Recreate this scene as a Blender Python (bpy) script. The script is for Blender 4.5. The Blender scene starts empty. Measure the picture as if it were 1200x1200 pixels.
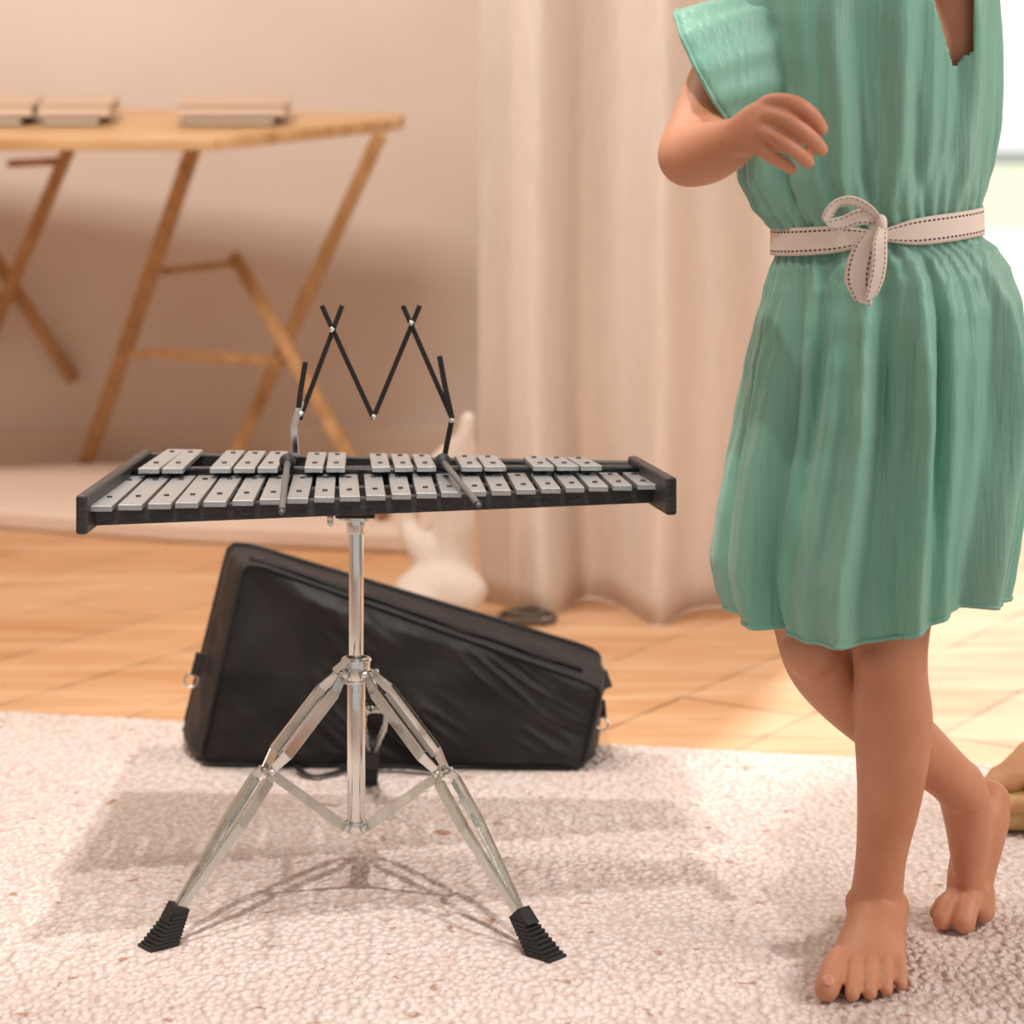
import bpy, bmesh, math, random
from mathutils import Vector, Matrix, noise
random.seed(7)
PI = math.pi
sc = bpy.context.scene
COL = sc.collection
F = 3000.0; H = 0.764; HZ = 80.0

def P(px, py, d):
    return Vector(((px-600)/F*d, d, H-(py-HZ)/F*d))
def G(px, py, z=0.0):
    d = (H-z)*F/(py-HZ)
    return Vector(((px-600)/F*d, d, z))

# ------------------------------------------------------------ materials
def mat(name, col, rough=0.6, metal=0.0, spec=0.5, **kw):
    m = bpy.data.materials.new(name); m.use_nodes = True
    b = m.node_tree.nodes['Principled BSDF']
    b.inputs['Base Color'].default_value = (*col, 1)
    b.inputs['Roughness'].default_value = rough
    b.inputs['Metallic'].default_value = metal
    b.inputs['Specular IOR Level'].default_value = spec
    for k, v in kw.items():
        b.inputs[k.replace('_', ' ')].default_value = v
    return m
class N:
    def __init__(s, m):
        s.t = m.node_tree; s.b = s.t.nodes['Principled BSDF']
    def n(s, typ, **kw):
        x = s.t.nodes.new(typ)
        for k, v in kw.items():
            if k in x.inputs: x.inputs[k].default_value = v
            else: setattr(x, k, v)
        return x
    def l(s, a, b): s.t.links.new(a, b)
    def coord(s, scale=(1,1,1), rot=(0,0,0), out='Object'):
        c = s.n('ShaderNodeTexCoord'); mp = s.n('ShaderNodeMapping')
        mp.inputs['Scale'].default_value = scale; mp.inputs['Rotation'].default_value = rot
        s.l(c.outputs[out], mp.inputs['Vector']); return mp.outputs['Vector']
    def noise(s, vec, scale, detail=3, rough=0.5, dist=0.0):
        x = s.n('ShaderNodeTexNoise'); x.inputs['Scale'].default_value = scale
        x.inputs['Detail'].default_value = detail; x.inputs['Roughness'].default_value = rough
        x.inputs['Distortion'].default_value = dist
        s.l(vec, x.inputs['Vector']); return x.outputs['Fac']
    def ramp(s, fac, stops):
        r = s.n('ShaderNodeValToRGB'); e = r.color_ramp.elements
        while len(e) < len(stops): e.new(0.5)
        for i, (p, c) in enumerate(stops):
            e[i].position = p; e[i].color = (*c, 1) if len(c) == 3 else c
        s.l(fac, r.inputs['Fac']); return r.outputs['Color']
    def mix(s, fac, a, b, mode='MIX'):
        x = s.n('ShaderNodeMix', data_type='RGBA', blend_type=mode)
        if hasattr(fac, 'links'): s.l(fac, x.inputs[0])
        else: x.inputs[0].default_value = fac
        for v, i in ((a, 6), (b, 7)):
            if hasattr(v, 'links'): s.l(v, x.inputs[i])
            else: x.inputs[i].default_value = (*v, 1)
        return x.outputs[2]
    def math(s, op, a, b=None, c=None):
        x = s.n('ShaderNodeMath', operation=op)
        for v, i in ((a, 0), (b, 1), (c, 2)):
            if v is None: continue
            if hasattr(v, 'links'): s.l(v, x.inputs[i])
            else: x.inputs[i].default_value = v
        return x.outputs[0]
    def bump(s, h, strength, dist=0.002, normal=None):
        x = s.n('ShaderNodeBump'); x.inputs['Strength'].default_value = strength
        x.inputs['Distance'].default_value = dist
        s.l(h, x.inputs['Height'])
        if normal: s.l(normal, x.inputs['Normal'])
        s.l(x.outputs['Normal'], s.b.inputs['Normal']); return x.outputs['Normal']
    def color(s, c): s.l(c, s.b.inputs['Base Color'])

def lin(r, g, b):
    f = lambda c: (c/255/12.92 if c/255 <= .04045 else ((c/255+.055)/1.055)**2.4)
    return (f(r), f(g), f(b))

# rug
M = {}
m = M['rug'] = mat('rug_wool', lin(222,205,196), 0.95, spec=0.1); q = N(m)
v = q.coord((1, 1, 1), (0, 0, 0.05))
v2 = q.coord((1, 0.7, 1), (0, 0, 0.25))
vo = q.n('ShaderNodeTexVoronoi'); vo.inputs['Scale'].default_value = 135; q.l(v2, vo.inputs['Vector'])
cell = vo.outputs['Distance']
n1 = q.noise(v, 6, 4); n2 = q.noise(v2, 120, 3, 0.6); n3 = q.noise(q.coord((1, 0.9, 1)), 34, 3, 0.7, 0.4)
base = q.ramp(n1, [(0.3, lin(220,202,193)), (0.7, lin(232,220,212))])
base = q.mix(q.ramp(n2, [(0.35, (0,0,0)), (0.75, (1,1,1))]), base, lin(238,228,222))
thr = q.ramp(cell, [(0.3, (0,0,0)), (0.75, (0.7,0.7,0.7))])
base = q.mix(thr, base, lin(206,184,172))
fl = q.ramp(n3, [(0.63, (0,0,0)), (0.70, (1,1,1))])
base = q.mix(q.math('MULTIPLY', fl, 0.75), base, lin(168,118,86))
q.color(base)
hh = q.math('ADD', q.math('MULTIPLY', cell, -1.0), q.math('MULTIPLY', n2, 0.7))
q.bump(hh, 1.0, 0.006)

# wooden floor
m = M['floor'] = mat('wood_floor', lin(205,160,115), 0.42); q = N(m)
c = q.n('ShaderNodeTexCoord'); mp = q.n('ShaderNodeMapping'); mp.inputs['Rotation'].default_value = (0, 0, -1.0)
q.l(c.outputs['Object'], mp.inputs['Vector'])
br = q.n('ShaderNodeTexBrick', offset=0.37)
br.inputs['Scale'].default_value = 1.0; br.inputs['Brick Width'].default_value = 1.7; br.inputs['Row Height'].default_value = 0.17
br.inputs['Mortar Size'].default_value = 0.0035; br.inputs['Mortar Smooth'].default_value = 0.3; br.inputs['Bias'].default_value = 0.0
br.inputs['Color1'].default_value = (*lin(216,166,118), 1); br.inputs['Color2'].default_value = (*lin(192,136,86), 1)
br.inputs['Mortar'].default_value = (*lin(120,80,50), 1)
q.l(mp.outputs['Vector'], br.inputs['Vector'])
mp2 = q.n('ShaderNodeMapping'); mp2.inputs['Rotation'].default_value = (0, 0, -1.0); mp2.inputs['Scale'].default_value = (0.7, 5, 1)
q.l(c.outputs['Object'], mp2.inputs['Vector'])
g1 = q.noise(mp2.outputs['Vector'], 2.2, 5, 0.55, 1.5); g2 = q.noise(mp2.outputs['Vector'], 14, 4, 0.6, 0.5)
colr = q.mix(q.ramp(g1, [(0.35, (0,0,0)), (0.7, (1,1,1))]), br.outputs['Color'], lin(226,188,148))
colr = q.mix(q.math('MULTIPLY', q.ramp(g2, [(0.4, (0,0,0)), (0.75, (1,1,1))]), 0.4), colr, lin(188,128,78))
q.color(colr); q.bump(q.math('SUBTRACT', q.math('MULTIPLY', g2, 0.15), br.outputs['Fac']), 0.4, 0.003)

m = M['wall'] = mat('plaster', lin(214,196,180), 0.9, spec=0.1); q = N(m)
n1 = q.noise(q.coord(), 1.6, 4)
q.color(q.ramp(n1, [(0.3, lin(212,194,180)), (0.7, lin(222,207,195))])); q.bump(q.noise(q.coord(), 60, 4), 0.15, 0.002)
M['trim'] = mat('painted_trim', lin(216,196,178), 0.6)
M['ceiling'] = mat('ceiling_paint', lin(235,228,220), 0.9)
m = M['mat'] = mat('cotton_mat', lin(222,200,182), 0.95, spec=0.1); q = N(m); q.bump(q.noise(q.coord((1,4,1)), 40, 4), 0.4, 0.003)

# curtain : translucent linen
def cloth(name, col, trans, rough=0.9, wv=420, bump=0.25, weight=0.4):
    m = bpy.data.materials.new(name); m.use_nodes = True; q = N(m); b = q.b
    b.inputs['Base Color'].default_value = (*col, 1); b.inputs['Roughness'].default_value = rough
    b.inputs['Specular IOR Level'].default_value = 0.15
    n1 = q.noise(q.coord((1, 1, 0.12)), wv, 3, 0.6); n2 = q.noise(q.coord((0.12, 0.12, 1)), wv, 3, 0.6)
    h = q.math('ADD', n1, n2)
    q.bump(h, bump, 0.001)
    cc = q.mix(q.ramp(n1, [(0.3, (0,0,0)), (0.8, (1,1,1))]), col, tuple(x*0.82 for x in col)); q.color(cc)
    tr = q.n('ShaderNodeBsdfTranslucent'); tr.inputs['Color'].default_value = (*trans, 1)
    mx = q.n('ShaderNodeMixShader'); mx.inputs[0].default_value = weight
    q.l(b.outputs[0], mx.inputs[1]); q.l(tr.outputs[0], mx.inputs[2])
    q.l(mx.outputs[0], q.t.nodes['Material Output'].inputs['Surface'])
    return m
M['curtain'] = cloth('linen_curtain', lin(234,224,214), lin(240,228,218), weight=0.42, wv=160)
M['cream_cloth'] = cloth('cream_cotton', lin(236,222,208), lin(236,214,190), weight=0.2)

# mint dress
m = M['dress'] = bpy.data.materials.new('mint_gauze'); m.use_nodes = True; q = N(m); b = q.b
n1 = q.noise(q.coord((1, 1, 0.035)), 150, 2, 0.5, 0.3); n2 = q.noise(q.coord((1, 1, 0.25)), 14, 3, 0.5)
n3 = q.noise(q.coord((1,1,0.5)), 90, 3)
q.color(q.mix(q.ramp(n2, [(0.35, (0,0,0)), (0.7, (1,1,1))]), q.mix(n1, lin(102,172,148), lin(134,190,168)), lin(144,188,170)))
b.inputs['Roughness'].default_value = 0.42; b.inputs['Specular IOR Level'].default_value = 0.5
b.inputs['Sheen Weight'].default_value = 0.25
q.bump(q.math('ADD', n1, q.math('MULTIPLY', n3, 0.2)), 0.55, 0.0035)
tr = q.n('ShaderNodeBsdfTranslucent'); tr.inputs['Color'].default_value = (*lin(120,190,160), 1)
mx = q.n('ShaderNodeMixShader'); mx.inputs[0].default_value = 0.15
q.l(b.outputs[0], mx.inputs[1]); q.l(tr.outputs[0], mx.inputs[2]); q.l(mx.outputs[0], q.t.nodes['Material Output'].inputs['Surface'])

# skin
m = M['skin'] = mat('skin', lin(206,140,108), 0.48, spec=0.4); q = N(m)
n1 = q.noise(q.coord(), 14, 3); n2 = q.noise(q.coord(), 260, 3)
q.color(q.ramp(n1, [(0.3, lin(190,126,94)), (0.7, lin(204,146,114))]))
q.b.inputs['Subsurface Weight'].default_value = 0.15; q.b.inputs['Subsurface Radius'].default_value = (0.012, 0.005, 0.003)
q.b.inputs['Subsurface Scale'].default_value = 0.6
q.bump(n2, 0.12, 0.0008)
M['nail'] = mat('nail', lin(214,150,126), 0.3)
m = M['hair'] = mat('hair', lin(120,80,48), 0.5); q = N(m); q.bump(q.noise(q.coord((1,1,0.05)), 300, 2), 0.6, 0.002)
M['eye'] = mat('eye_white', (0.8,0.8,0.8), 0.15)
M['lip'] = mat('lips', lin(190,100,90), 0.4)

# ribbon with dashed stitches (uses ribbon UV: u metres along, v 0..1 across)
m = M['ribbon'] = mat('stitched_ribbon', lin(226,210,198), 0.85, spec=0.1); q = N(m)
uv = q.n('ShaderNodeUVMap'); sp = q.n('ShaderNodeSeparateXYZ'); q.l(uv.outputs[0], sp.inputs[0])
u, vv = sp.outputs[0], sp.outputs[1]
dash = q.math('LESS_THAN', q.math('FRACT', q.math('MULTIPLY', u, 1/0.0042)), 0.62)
e1 = q.math('ABSOLUTE', q.math('SUBTRACT', q.math('ABSOLUTE', q.math('SUBTRACT', vv, 0.5)), 0.34))
ed = q.math('LESS_THAN', e1, 0.032)
q.color(q.mix(q.math('MULTIPLY', dash, ed), lin(226,210,198), lin(70,50,58)))
nn = q.noise(q.coord(), 900, 2); q.bump(nn, 0.3, 0.0006)

# metals
m = M['chrome'] = mat('chrome', (0.72,0.73,0.71), 0.12, 1.0)
m = M['chrome_worn'] = mat('zinc_steel', (0.60,0.62,0.58), 0.25, 1.0); q = N(m)
q.l(q.ramp(q.noise(q.coord(), 60, 4), [(0.3, (0.15,)*3), (0.75, (0.42,)*3)]), q.b.inputs['Roughness'])
m = M['bar'] = mat('satin_aluminium', (0.42,0.43,0.43), 0.42, 0.75); q = N(m)
n1 = q.noise(q.coord(), 700, 3, 0.7); q.color(q.ramp(n1, [(0.3, (0.33,0.34,0.34)), (0.7, (0.48,0.49,0.49))])); q.bump(n1, 0.1, 0.0004)
M['bolt'] = mat('dark_pin', (0.03,0.03,0.035), 0.35, 0.6)
m = M['blackwood'] = mat('black_stained_wood', (0.018,0.016,0.016), 0.42); q = N(m)
n1 = q.noise(q.coord((0.15, 2, 2)), 220, 4, 0.6); q.color(q.ramp(n1, [(0.35, (0.012,0.011,0.011)), (0.75, (0.05,0.045,0.043))])); q.bump(n1, 0.25, 0.0006)
M['blacksteel'] = mat('black_steel', (0.03,0.028,0.028), 0.35, 0.7)
M['rubber'] = mat('black_rubber', (0.012,0.012,0.012), 0.6)
M['stick'] = mat('grey_plastic_stick', (0.10,0.10,0.10), 0.35)
m = M['nylon'] = mat('black_nylon', (0.014,0.012,0.012), 0.55, spec=0.3); q = N(m)
n1 = q.noise(q.coord(), 24, 3, 0.45, 0.4); wv = q.noise(q.coord(), 1400, 2)
q.color(q.ramp(n1, [(0.3, (0.010,0.009,0.009)), (0.8, (0.022,0.018,0.018))]))
q.bump(q.math('ADD', n1, q.math('MULTIPLY', wv, 0.06)), 0.25, 0.005)
M['webbing'] = mat('black_webbing', (0.008,0.008,0.008), 0.7)
m = M['pine'] = mat('pine', lin(190,140,86), 0.5); q = N(m)
n1 = q.noise(q.coord((6, 6, 0.6)), 9, 3); q.color(q.ramp(n1, [(0.3, lin(156,112,66)), (0.7, lin(190,146,98))]))
m = M['pinetop'] = mat('pine_top', lin(206,166,118), 0.4); q = N(m)
n1 = q.noise(q.coord((0.5, 8, 1)), 7, 3); q.color(q.ramp(n1, [(0.3, lin(186,142,92)), (0.7, lin(220,184,140))]))
M['bookcover'] = mat('book_cover', lin(200,172,150), 0.6)
M['bookdark'] = mat('book_cover_dark', lin(96,86,74), 0.6)
M['paper'] = mat('paper', lin(225,205,185), 0.8)
m = M['leather'] = mat('tan_leather', lin(190,140,95), 0.55); q = N(m)
n1 = q.noise(q.coord(), 20, 3); q.color(q.ramp(n1, [(0.3, lin(180,126,84)), (0.7, lin(204,158,112))])); q.bump(n1, 0.4, 0.004)
M['leather_band'] = mat('khaki_leather', lin(186,152,98), 0.5)
M['cord'] = mat('dark_cord', lin(90,78,66), 0.7)
M['terrace'] = mat('pale_stone', lin(236,222,210), 0.8)
M['lawn'] = mat('lawn', lin(205,214,182), 0.9)
M['outer'] = mat('white_render', lin(222,228,238), 0.8)
M['glass'] = mat('glass', (1,1,1), 0.02, **{'Transmission_Weight': 1.0, 'IOR': 1.05})

# ------------------------------------------------------------ object helpers
def link(name, bm, m, parent=None, smooth=True, bev=0.0, sub=0, solid=0.0):
    me = bpy.data.meshes.new(name)
    bmesh.ops.recalc_face_normals(bm, faces=bm.faces[:])
    bm.to_mesh(me); bm.free()
    o = bpy.data.objects.new(name, me); COL.objects.link(o)
    if m: me.materials.append(m)
    if smooth:
        for p in me.polygons: p.use_smooth = True
    if solid:
        md = o.modifiers.new('solidify', 'SOLIDIFY'); md.thickness = solid; md.offset = 0
    if bev:
        md = o.modifiers.new('bevel', 'BEVEL'); md.width = bev; md.segments = 2; md.limit_method = 'ANGLE'; md.angle_limit = 0.6
        md.harden_normals = False
    if sub:
        md = o.modifiers.new('subd', 'SUBSURF'); md.levels = sub; md.render_levels = sub
    if parent: 
        o.parent = parent
        o.matrix_parent_inverse = parent.matrix_basis.inverted()
    return o
def thing(name, label, cat, loc=(0,0,0), group=None):
    o = bpy.data.objects.new(name, None); COL.objects.link(o); o.location = loc
    o.empty_display_size = 0.05
    tag(o, label, cat, group); return o
def tag(o, label, cat, group=None):
    o['label'] = label; o['category'] = cat
    if group: o['group'] = group
    return o
def struct(name, bm, m, **kw):
    o = link(name, bm, m, smooth=False, **kw); o['kind'] = 'structure'; return o

def abox(bm, x0, x1, y0, y1, z0, z1):
    vs = [bm.verts.new((x, y, z)) for x in (x0, x1) for y in (y0, y1) for z in (z0, z1)]
    for f in ((0,1,3,2), (4,6,7,5), (0,4,5,1), (2,3,7,6), (0,2,6,4), (1,5,7,3)):
        bm.faces.new([vs[i] for i in f])
def beam(bm, a, b, w, t, up=Vector((0,0,1)), w2=None):
    """rectangular bar a->b; w across (perp. to up), t along up"""
    a = Vector(a); b = Vector(b); d = (b-a).normalized()
    s = d.cross(up).normalized(); u = s.cross(d).normalized()
    w2 = w if w2 is None else w2
    vs = []
    for p, ww in ((a, w), (b, w2)):
        for i, j in ((-1,-1), (1,-1), (1,1), (-1,1)):
            vs.append(bm.verts.new(p + s*i*ww/2 + u*j*t/2))
    for f in ((0,3,2,1), (4,5,6,7), (0,1,5,4), (1,2,6,5), (2,3,7,6), (3,0,4,7)):
        bm.faces.new([vs[i] for i in f])
def hexa(bm, bottom, top):
    b = [bm.verts.new(p) for p in bottom]; t = [bm.verts.new(p) for p in top]
    n = len(b)
    bm.faces.new(b[::-1]); bm.faces.new(t)
    for i in range(n): bm.faces.new([b[i], b[(i+1) % n], t[(i+1) % n], t[i]])
def crom(pts, vals, n):
    """Catmull-Rom resample of points and radii tuples"""
    out = []; vo = []
    k = len(pts)
    for i in range(k-1):
        p0 = pts[max(i-1,0)]; p1 = pts[i]; p2 = pts[i+1]; p3 = pts[min(i+2,k-1)]
        v0 = vals[max(i-1,0)]; v1 = vals[i]; v2 = vals[i+1]; v3 = vals[min(i+2,k-1)]
        for j in range(n):
            t = j/n
            f = lambda a, b, c, d: 0.5*((2*b) + (c-a)*t + (2*a-5*b+4*c-d)*t*t + (-a+3*b-3*c+d)*t**3)
            out.append(f(p0, p1, p2, p3)); vo.append(tuple(max(1e-4, f(*x)) for x in zip(v0, v1, v2, v3)))
    out.append(pts[-1]); vo.append(vals[-1])
    return out, vo
def tube(bm, pts, radii, seg=12, up=Vector((0,0,1)), n=1, round_caps=False, closed=False, uvl=None):
    """loft of ellipses; radii floats or (ra across, rb along up)"""
    pts = [Vector(p) for p in pts]
    vals = [(r, r) if not isinstance(r, tuple) else r for r in (radii if isinstance(radii, list) else [radii]*len(pts))]
    if n > 1: pts, vals = crom(pts, vals, n)
    if round_caps:
        def cap(p, q, r):
            d = (p-q).normalized(); o = []
            for a in (0.35, 0.65, 0.87, 0.98):
                k = math.sqrt(1-a*a); o.append((p + d*min(r)*a, (r[0]*k, r[1]*k)))
            return o
        c0 = cap(pts[0], pts[1], vals[0]); c1 = cap(pts[-1], pts[-2], vals[-1])
        pts = [c[0] for c in c0[::-1]] + pts + [c[0] for c in c1]
        vals = [c[1] for c in c0[::-1]] + vals + [c[1] for c in c1]
    rings = []; N_ = len(pts)
    for i, p in enumerate(pts):
        if closed: d = pts[(i+1) % N_] - pts[i-1]
        else: d = pts[min(i+1, N_-1)] - pts[max(i-1, 0)]
        d.normalize()
        s = d.cross(up)
        if s.length < 1e-4: s = d.cross(Vector((0,1,0)))
        s.normalize(); u = s.cross(d).normalized()
        ra, rb = vals[i]
        rings.append([bm.verts.new(p + s*math.cos(a)*ra + u*math.sin(a)*rb) for a in (2*PI*k/seg for k in range(seg))])
    rng = range(N_ if closed else N_-1)
    for i in rng:
        a, b = rings[i], rings[(i+1) % N_]
        for k in range(seg):
            bm.faces.new([a[k], a[(k+1) % seg], b[(k+1) % seg], b[k]])
    if not closed:
        bm.faces.new(rings[0][::-1]); bm.faces.new(rings[-1])
def ellipsoid(bm, c, r, rot=None, u=24, v=16):
    mtx = Matrix.Translation(Vector(c)) @ (rot.to_4x4() if rot else Matrix.Identity(4)) @ Matrix.Diagonal((*r, 1))
    bmesh.ops.create_uvsphere(bm, u_segments=u, v_segments=v, radius=1, matrix=mtx)
def cyl(bm, a, b, r, seg=24, r2=None): tube(bm, [a, b], [r, r if r2 is None else r2], seg, up=Vector((0.13,0.9,0.2)))
def bake(o):
    dg = bpy.context.evaluated_depsgraph_get()
    me = bpy.data.meshes.new_from_object(o.evaluated_get(dg)); old = o.data
    o.modifiers.clear(); o.data = me; bpy.data.meshes.remove(old)
    for p in me.polygons: p.use_smooth = True

# ------------------------------------------------------------ camera
cam = bpy.data.cameras.new('camera'); co = bpy.data.objects.new('camera', cam); COL.objects.link(co)
co.location = (0, 0, H); co.rotation_euler = (PI/2, 0, 0)
cam.lens = 90; cam.sensor_width = 36; cam.shift_y = -(600-HZ)/1200
cam.clip_start = 0.05; cam.clip_end = 200
cam.dof.use_dof = True; cam.dof.focus_distance = 2.25; cam.dof.aperture_fstop = 5.6
sc.camera = co

# ------------------------------------------------------------ room
FL = -0.012                       # wooden floor level; rug top is z = 0
bm = bmesh.new(); abox(bm, -2.6, 2.6, -0.6, 5.1, FL-0.05, FL); struct('floor', bm, M['floor'])
YB = 4.9; XR = P(560, 0, 3.8).x   # recessed back wall, and the return wall behind the curtain edge
bm = bmesh.new(); abox(bm, -2.6, XR+0.1, YB, YB+0.12, FL, 2.6); struct('wall_back', bm, M['wall'])
bm = bmesh.new(); abox(bm, XR, XR+0.1, 3.82, YB, FL, 2.6); struct('wall_return', bm, M['wall'])
bm = bmesh.new(); abox(bm, -2.7, -2.6, -0.6, YB+0.12, FL, 2.6); struct('wall_left', bm, M['wall'])
bm = bmesh.new(); abox(bm, 2.6, 2.7, 1.0, 3.94, FL, 2.6); struct('wall_right', bm, M['wall'])
bm = bmesh.new(); abox(bm, XR+0.1, 2.7, 3.82, 3.94, 2.15, 2.6); struct('wall_lintel', bm, M['wall'])
bm = bmesh.new(); abox(bm, -2.7, 2.7, -0.6, YB+0.12, 2.6, 2.7); struct('ceiling', bm, M['ceiling'])
bm = bmesh.new(); abox(bm, -2.6, XR, YB-0.014, YB, FL, 0.075); struct('baseboard_back', bm, M['trim'], bev=0.003)
# tall glass door behind the curtain, open sliding leaf far right
bm = bmesh.new()
abox(bm, 1.42, 1.48, 3.84, 3.90, FL, 2.15); abox(bm, 2.54, 2.6, 3.84, 3.90, FL, 2.15)
abox(bm, 1.48, 2.54, 3.84, 3.90, 2.09, 2.15); abox(bm, 1.48, 2.54, 3.84, 3.90, FL, 0.06)
dr = struct('door_1', bm, M['outer'], bev=0.003)
bm = bmesh.new(); abox(bm, 1.48, 2.54, 3.866, 3.872, 0.06, 2.09)
o = link('pane', bm, M['glass'], dr, smooth=False)
# outside
bm = bmesh.new(); abox(bm, -8, 14, 3.95, 12.5, FL-0.06, FL-0.01); struct('terrace', bm, M['terrace'])
bm = bmesh.new(); abox(bm, -12, 22, 12.5, 21, FL-0.06, FL-0.01); o = struct('lawn', bm, M['lawn'])
bm = bmesh.new(); abox(bm, -12, 22, 21, 21.3, FL-0.06, .09); struct('garden_wall', bm, M['outer'])

# rug: real woven slab, far edge slightly skewed
bm = bmesh.new()
pa = G(0, 832); pb = G(1000, 886); sl = (pb.y-pa.y)/(pb.x-pa.x); a = Vector((-2.2, pa.y+sl*(-2.2-pa.x), 0)); b = Vector((2.2, pa.y+sl*(2.2-pa.x), 0))
hexa(bm, [Vector((-2.2, -0.3, FL)), Vector((2.2, -0.3, FL)), Vector((2.2, b.y, FL)), Vector((-2.2, a.y, FL))][::1],
     [Vector((-2.2, -0.3, 0)), Vector((2.2, -0.3, 0)), Vector((2.2, b.y, 0)), Vector((-2.2, a.y, 0))])
rug = link('rug', bm, M['rug'], smooth=False, bev=0.005)
tag(rug, 'large cream wool rug with woven ribs and brown flecks on the wooden floor', 'rug')

# pale mat in front of back wall
bm = bmesh.new()
pts = [G(-320, 596, 0.0), G(-20, 611, 0.0), G(200, 628, 0.0), G(500, 642, 0.0), G(560, 560, 0.0), G(110, 556, 0.0), G(-60, 566, 0.0)]
pts = [Vector((p.x, min(p.y, YB-0.03), 0)) for p in pts]
hexa(bm, [Vector((p.x, p.y, FL)) for p in pts], [Vector((p.x, p.y, 0.022)) for p in pts])
o = link('floor_mat', bm, M['mat'], smooth=False, bev=0.008)
tag(o, 'pale padded mat lying on the floor by the wall under the trestle table', 'mat')

# ------------------------------------------------------------ curtain
def curtain(x0, x1, yc, z0, z1, nx=260, nz=60, fr=((17,.052),(7,.018),(37,.008)), seed=0):
    bm = bmesh.new(); g = []
    for j in range(nz+1):
        z = z0 + (z1-z0)*j/nz; row = []
        for i in range(nx+1):
            t = i/nx; x = x0 + (x1-x0)*t
            s = x*2.0
            d = 0
            for k, (f_, am) in enumerate(fr):
                d += am*math.sin(f_*s + seed + (-2.58, 1.0, 2.0)[k] + (0.5,0.9,1.5)[k]*noise.noise(Vector((x*1.5, z*0.5, k+seed))))
            d += 0.028*noise.noise(Vector((x*5, z*0.9, 3.1+seed)))
            low = max(0, 1-(z-z0)/0.3)
            d *= 1 + 0.35*low
            d += 0.010*noise.noise(Vector((x*9, z*7, 8)))*(0.3+low)
            zz = z
            if j == 0: zz = z0
            row.append(bm.verts.new((x + 0.012*math.sin(7*s+1.0)*low, yc + d, zz)))
        g.append(row)
    for j in range(nz):
        for i in range(nx):
            bm.faces.new([g[j][i], g[j][i+1], g[j+1][i+1], g[j+1][i]])
    return bm
bm = curtain(P(562,0,3.66).x, P(1010,0,3.66).x, 3.66, FL+0.0015, 2.45)
o = link('curtain', bm, M['curtain'], solid=0.0025)
tag(o, 'long cream linen curtain hanging in folds to the wooden floor', 'curtain')
bm = bmesh.new(); cyl(bm, (XR-0.05, 3.70, 2.46), (2.5, 3.70, 2.46), 0.014)
o = link('curtain_rod', bm, M['pine']); tag(o, 'wooden rod above the curtain, beyond the top of the photo', 'rod')

# gathered cream cloth at curtain foot
bm = bmesh.new()
dq = 3.60
tube(bm, [P(525,660,dq-.02), P(535,600,dq-.02), P(543,540,dq-.02), P(548,490,dq-.02)], [.036,.026,.022,.012], 16, n=6, round_caps=True)
tube(bm, [P(505,672,dq-.03), P(490,640,dq-.03), P(478,610,dq), P(488,575,dq), P(512,545,dq-.01), P(538,520,dq-.02)], [.018,.017,.016,.016,.017,.016], 16, n=6, round_caps=True)
ellipsoid(bm, P(516,690,dq-.05), (.066,.05,.034)); ellipsoid(bm, P(492,702,dq-.07), (.040,.045,.024)); ellipsoid(bm, P(535,700,dq-.06), (.035,.04,.030))
o = link('cloth_bundle', bm, M['cream_cloth'])
md = o.modifiers.new('r','REMESH'); md.mode = 'VOXEL'; md.voxel_size = 0.006
md = o.modifiers.new('s','SMOOTH'); md.factor = .6; md.iterations = 8
bake(o)
mz = min(v.co.z for v in o.data.vertices)
for v_ in o.data.vertices:
    v_.co += Vector((noise.noise(v_.co*22)*.006, noise.noise(v_.co*22+Vector((5,1,2)))*.006, 0)); v_.co.z = max(FL+0.001, v_.co.z)
tag(o, 'bundle of cream cloth gathered on the floor at the left foot of the curtain', 'cloth')
bm = bmesh.new(); c = G(618, 729, FL)
tube(bm, [c + Vector((math.cos(t)*.038, math.sin(t)*.030, .006+.002*math.sin(3*t))) for t in (2*PI*k/28 for k in range(28))], .0045, 8, closed=True)
tube(bm, [c + Vector((-.005+math.cos(t)*.026, math.sin(t)*.022, .014+.002*math.sin(2*t))) for t in (2*PI*k/28 for k in range(28))], .004, 8, closed=True)
o = link('cord_coil', bm, M['cord']); tag(o, 'small dark coil of cord lying on the floor at the hem of the curtain', 'cord')

# ------------------------------------------------------------ trestle table in the background
tb = thing('trestle_table', 'light wooden trestle table with crossed legs against the back wall', 'table', (-0.6, 4.6, FL))
T = lambda px, py, d, dz=0: P(px, py, d) + Vector((0, 0, dz))
def topz(y): return .700 - (4.78-y)*0.11
tp = [P(474,0,4.62), P(-420,0,4.80), P(-420,0,4.30), P(250,0,4.30), P(470,0,4.56)]
bm = bmesh.new()
top = [Vector((p.x, p.y, topz(p.y))) for p in tp]
hexa(bm, [p - Vector((0,0,.022)) for p in top][::1], top)
link('table_top', bm, M['pinetop'], tb, smooth=False, bev=0.003)
def leg(a, b, w=.024, name='leg', m='pine'):
    bm = bmesh.new(); beam(bm, a, b, w, .022, up=Vector((0.05,1,0)))
    return link(name, bm, M[m], tb, smooth=False, bev=0.002)
leg(Vector((P(446,0,4.5).x, 4.5, topz(4.5)-.02)), G(258, 577, FL)+Vector((0,0,.008)))
leg(P(275,300,4.62), G(450, 610, .022)+Vector((0,0,.008)), .022)
leg(Vector((P(230,0,4.42).x, 4.42, topz(4.42)-.02)), G(97, 560, FL)+Vector((0,0,.008)), .026)
leg(P(222+8,186,4.42), P(200,235,4.45), .026) if False else None
leg(P(186,414,4.6), P(334,424,4.53), .016, 'stretcher'); leg(P(190,318,4.63), P(278,308,4.62), .014, 'stretcher')
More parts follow.
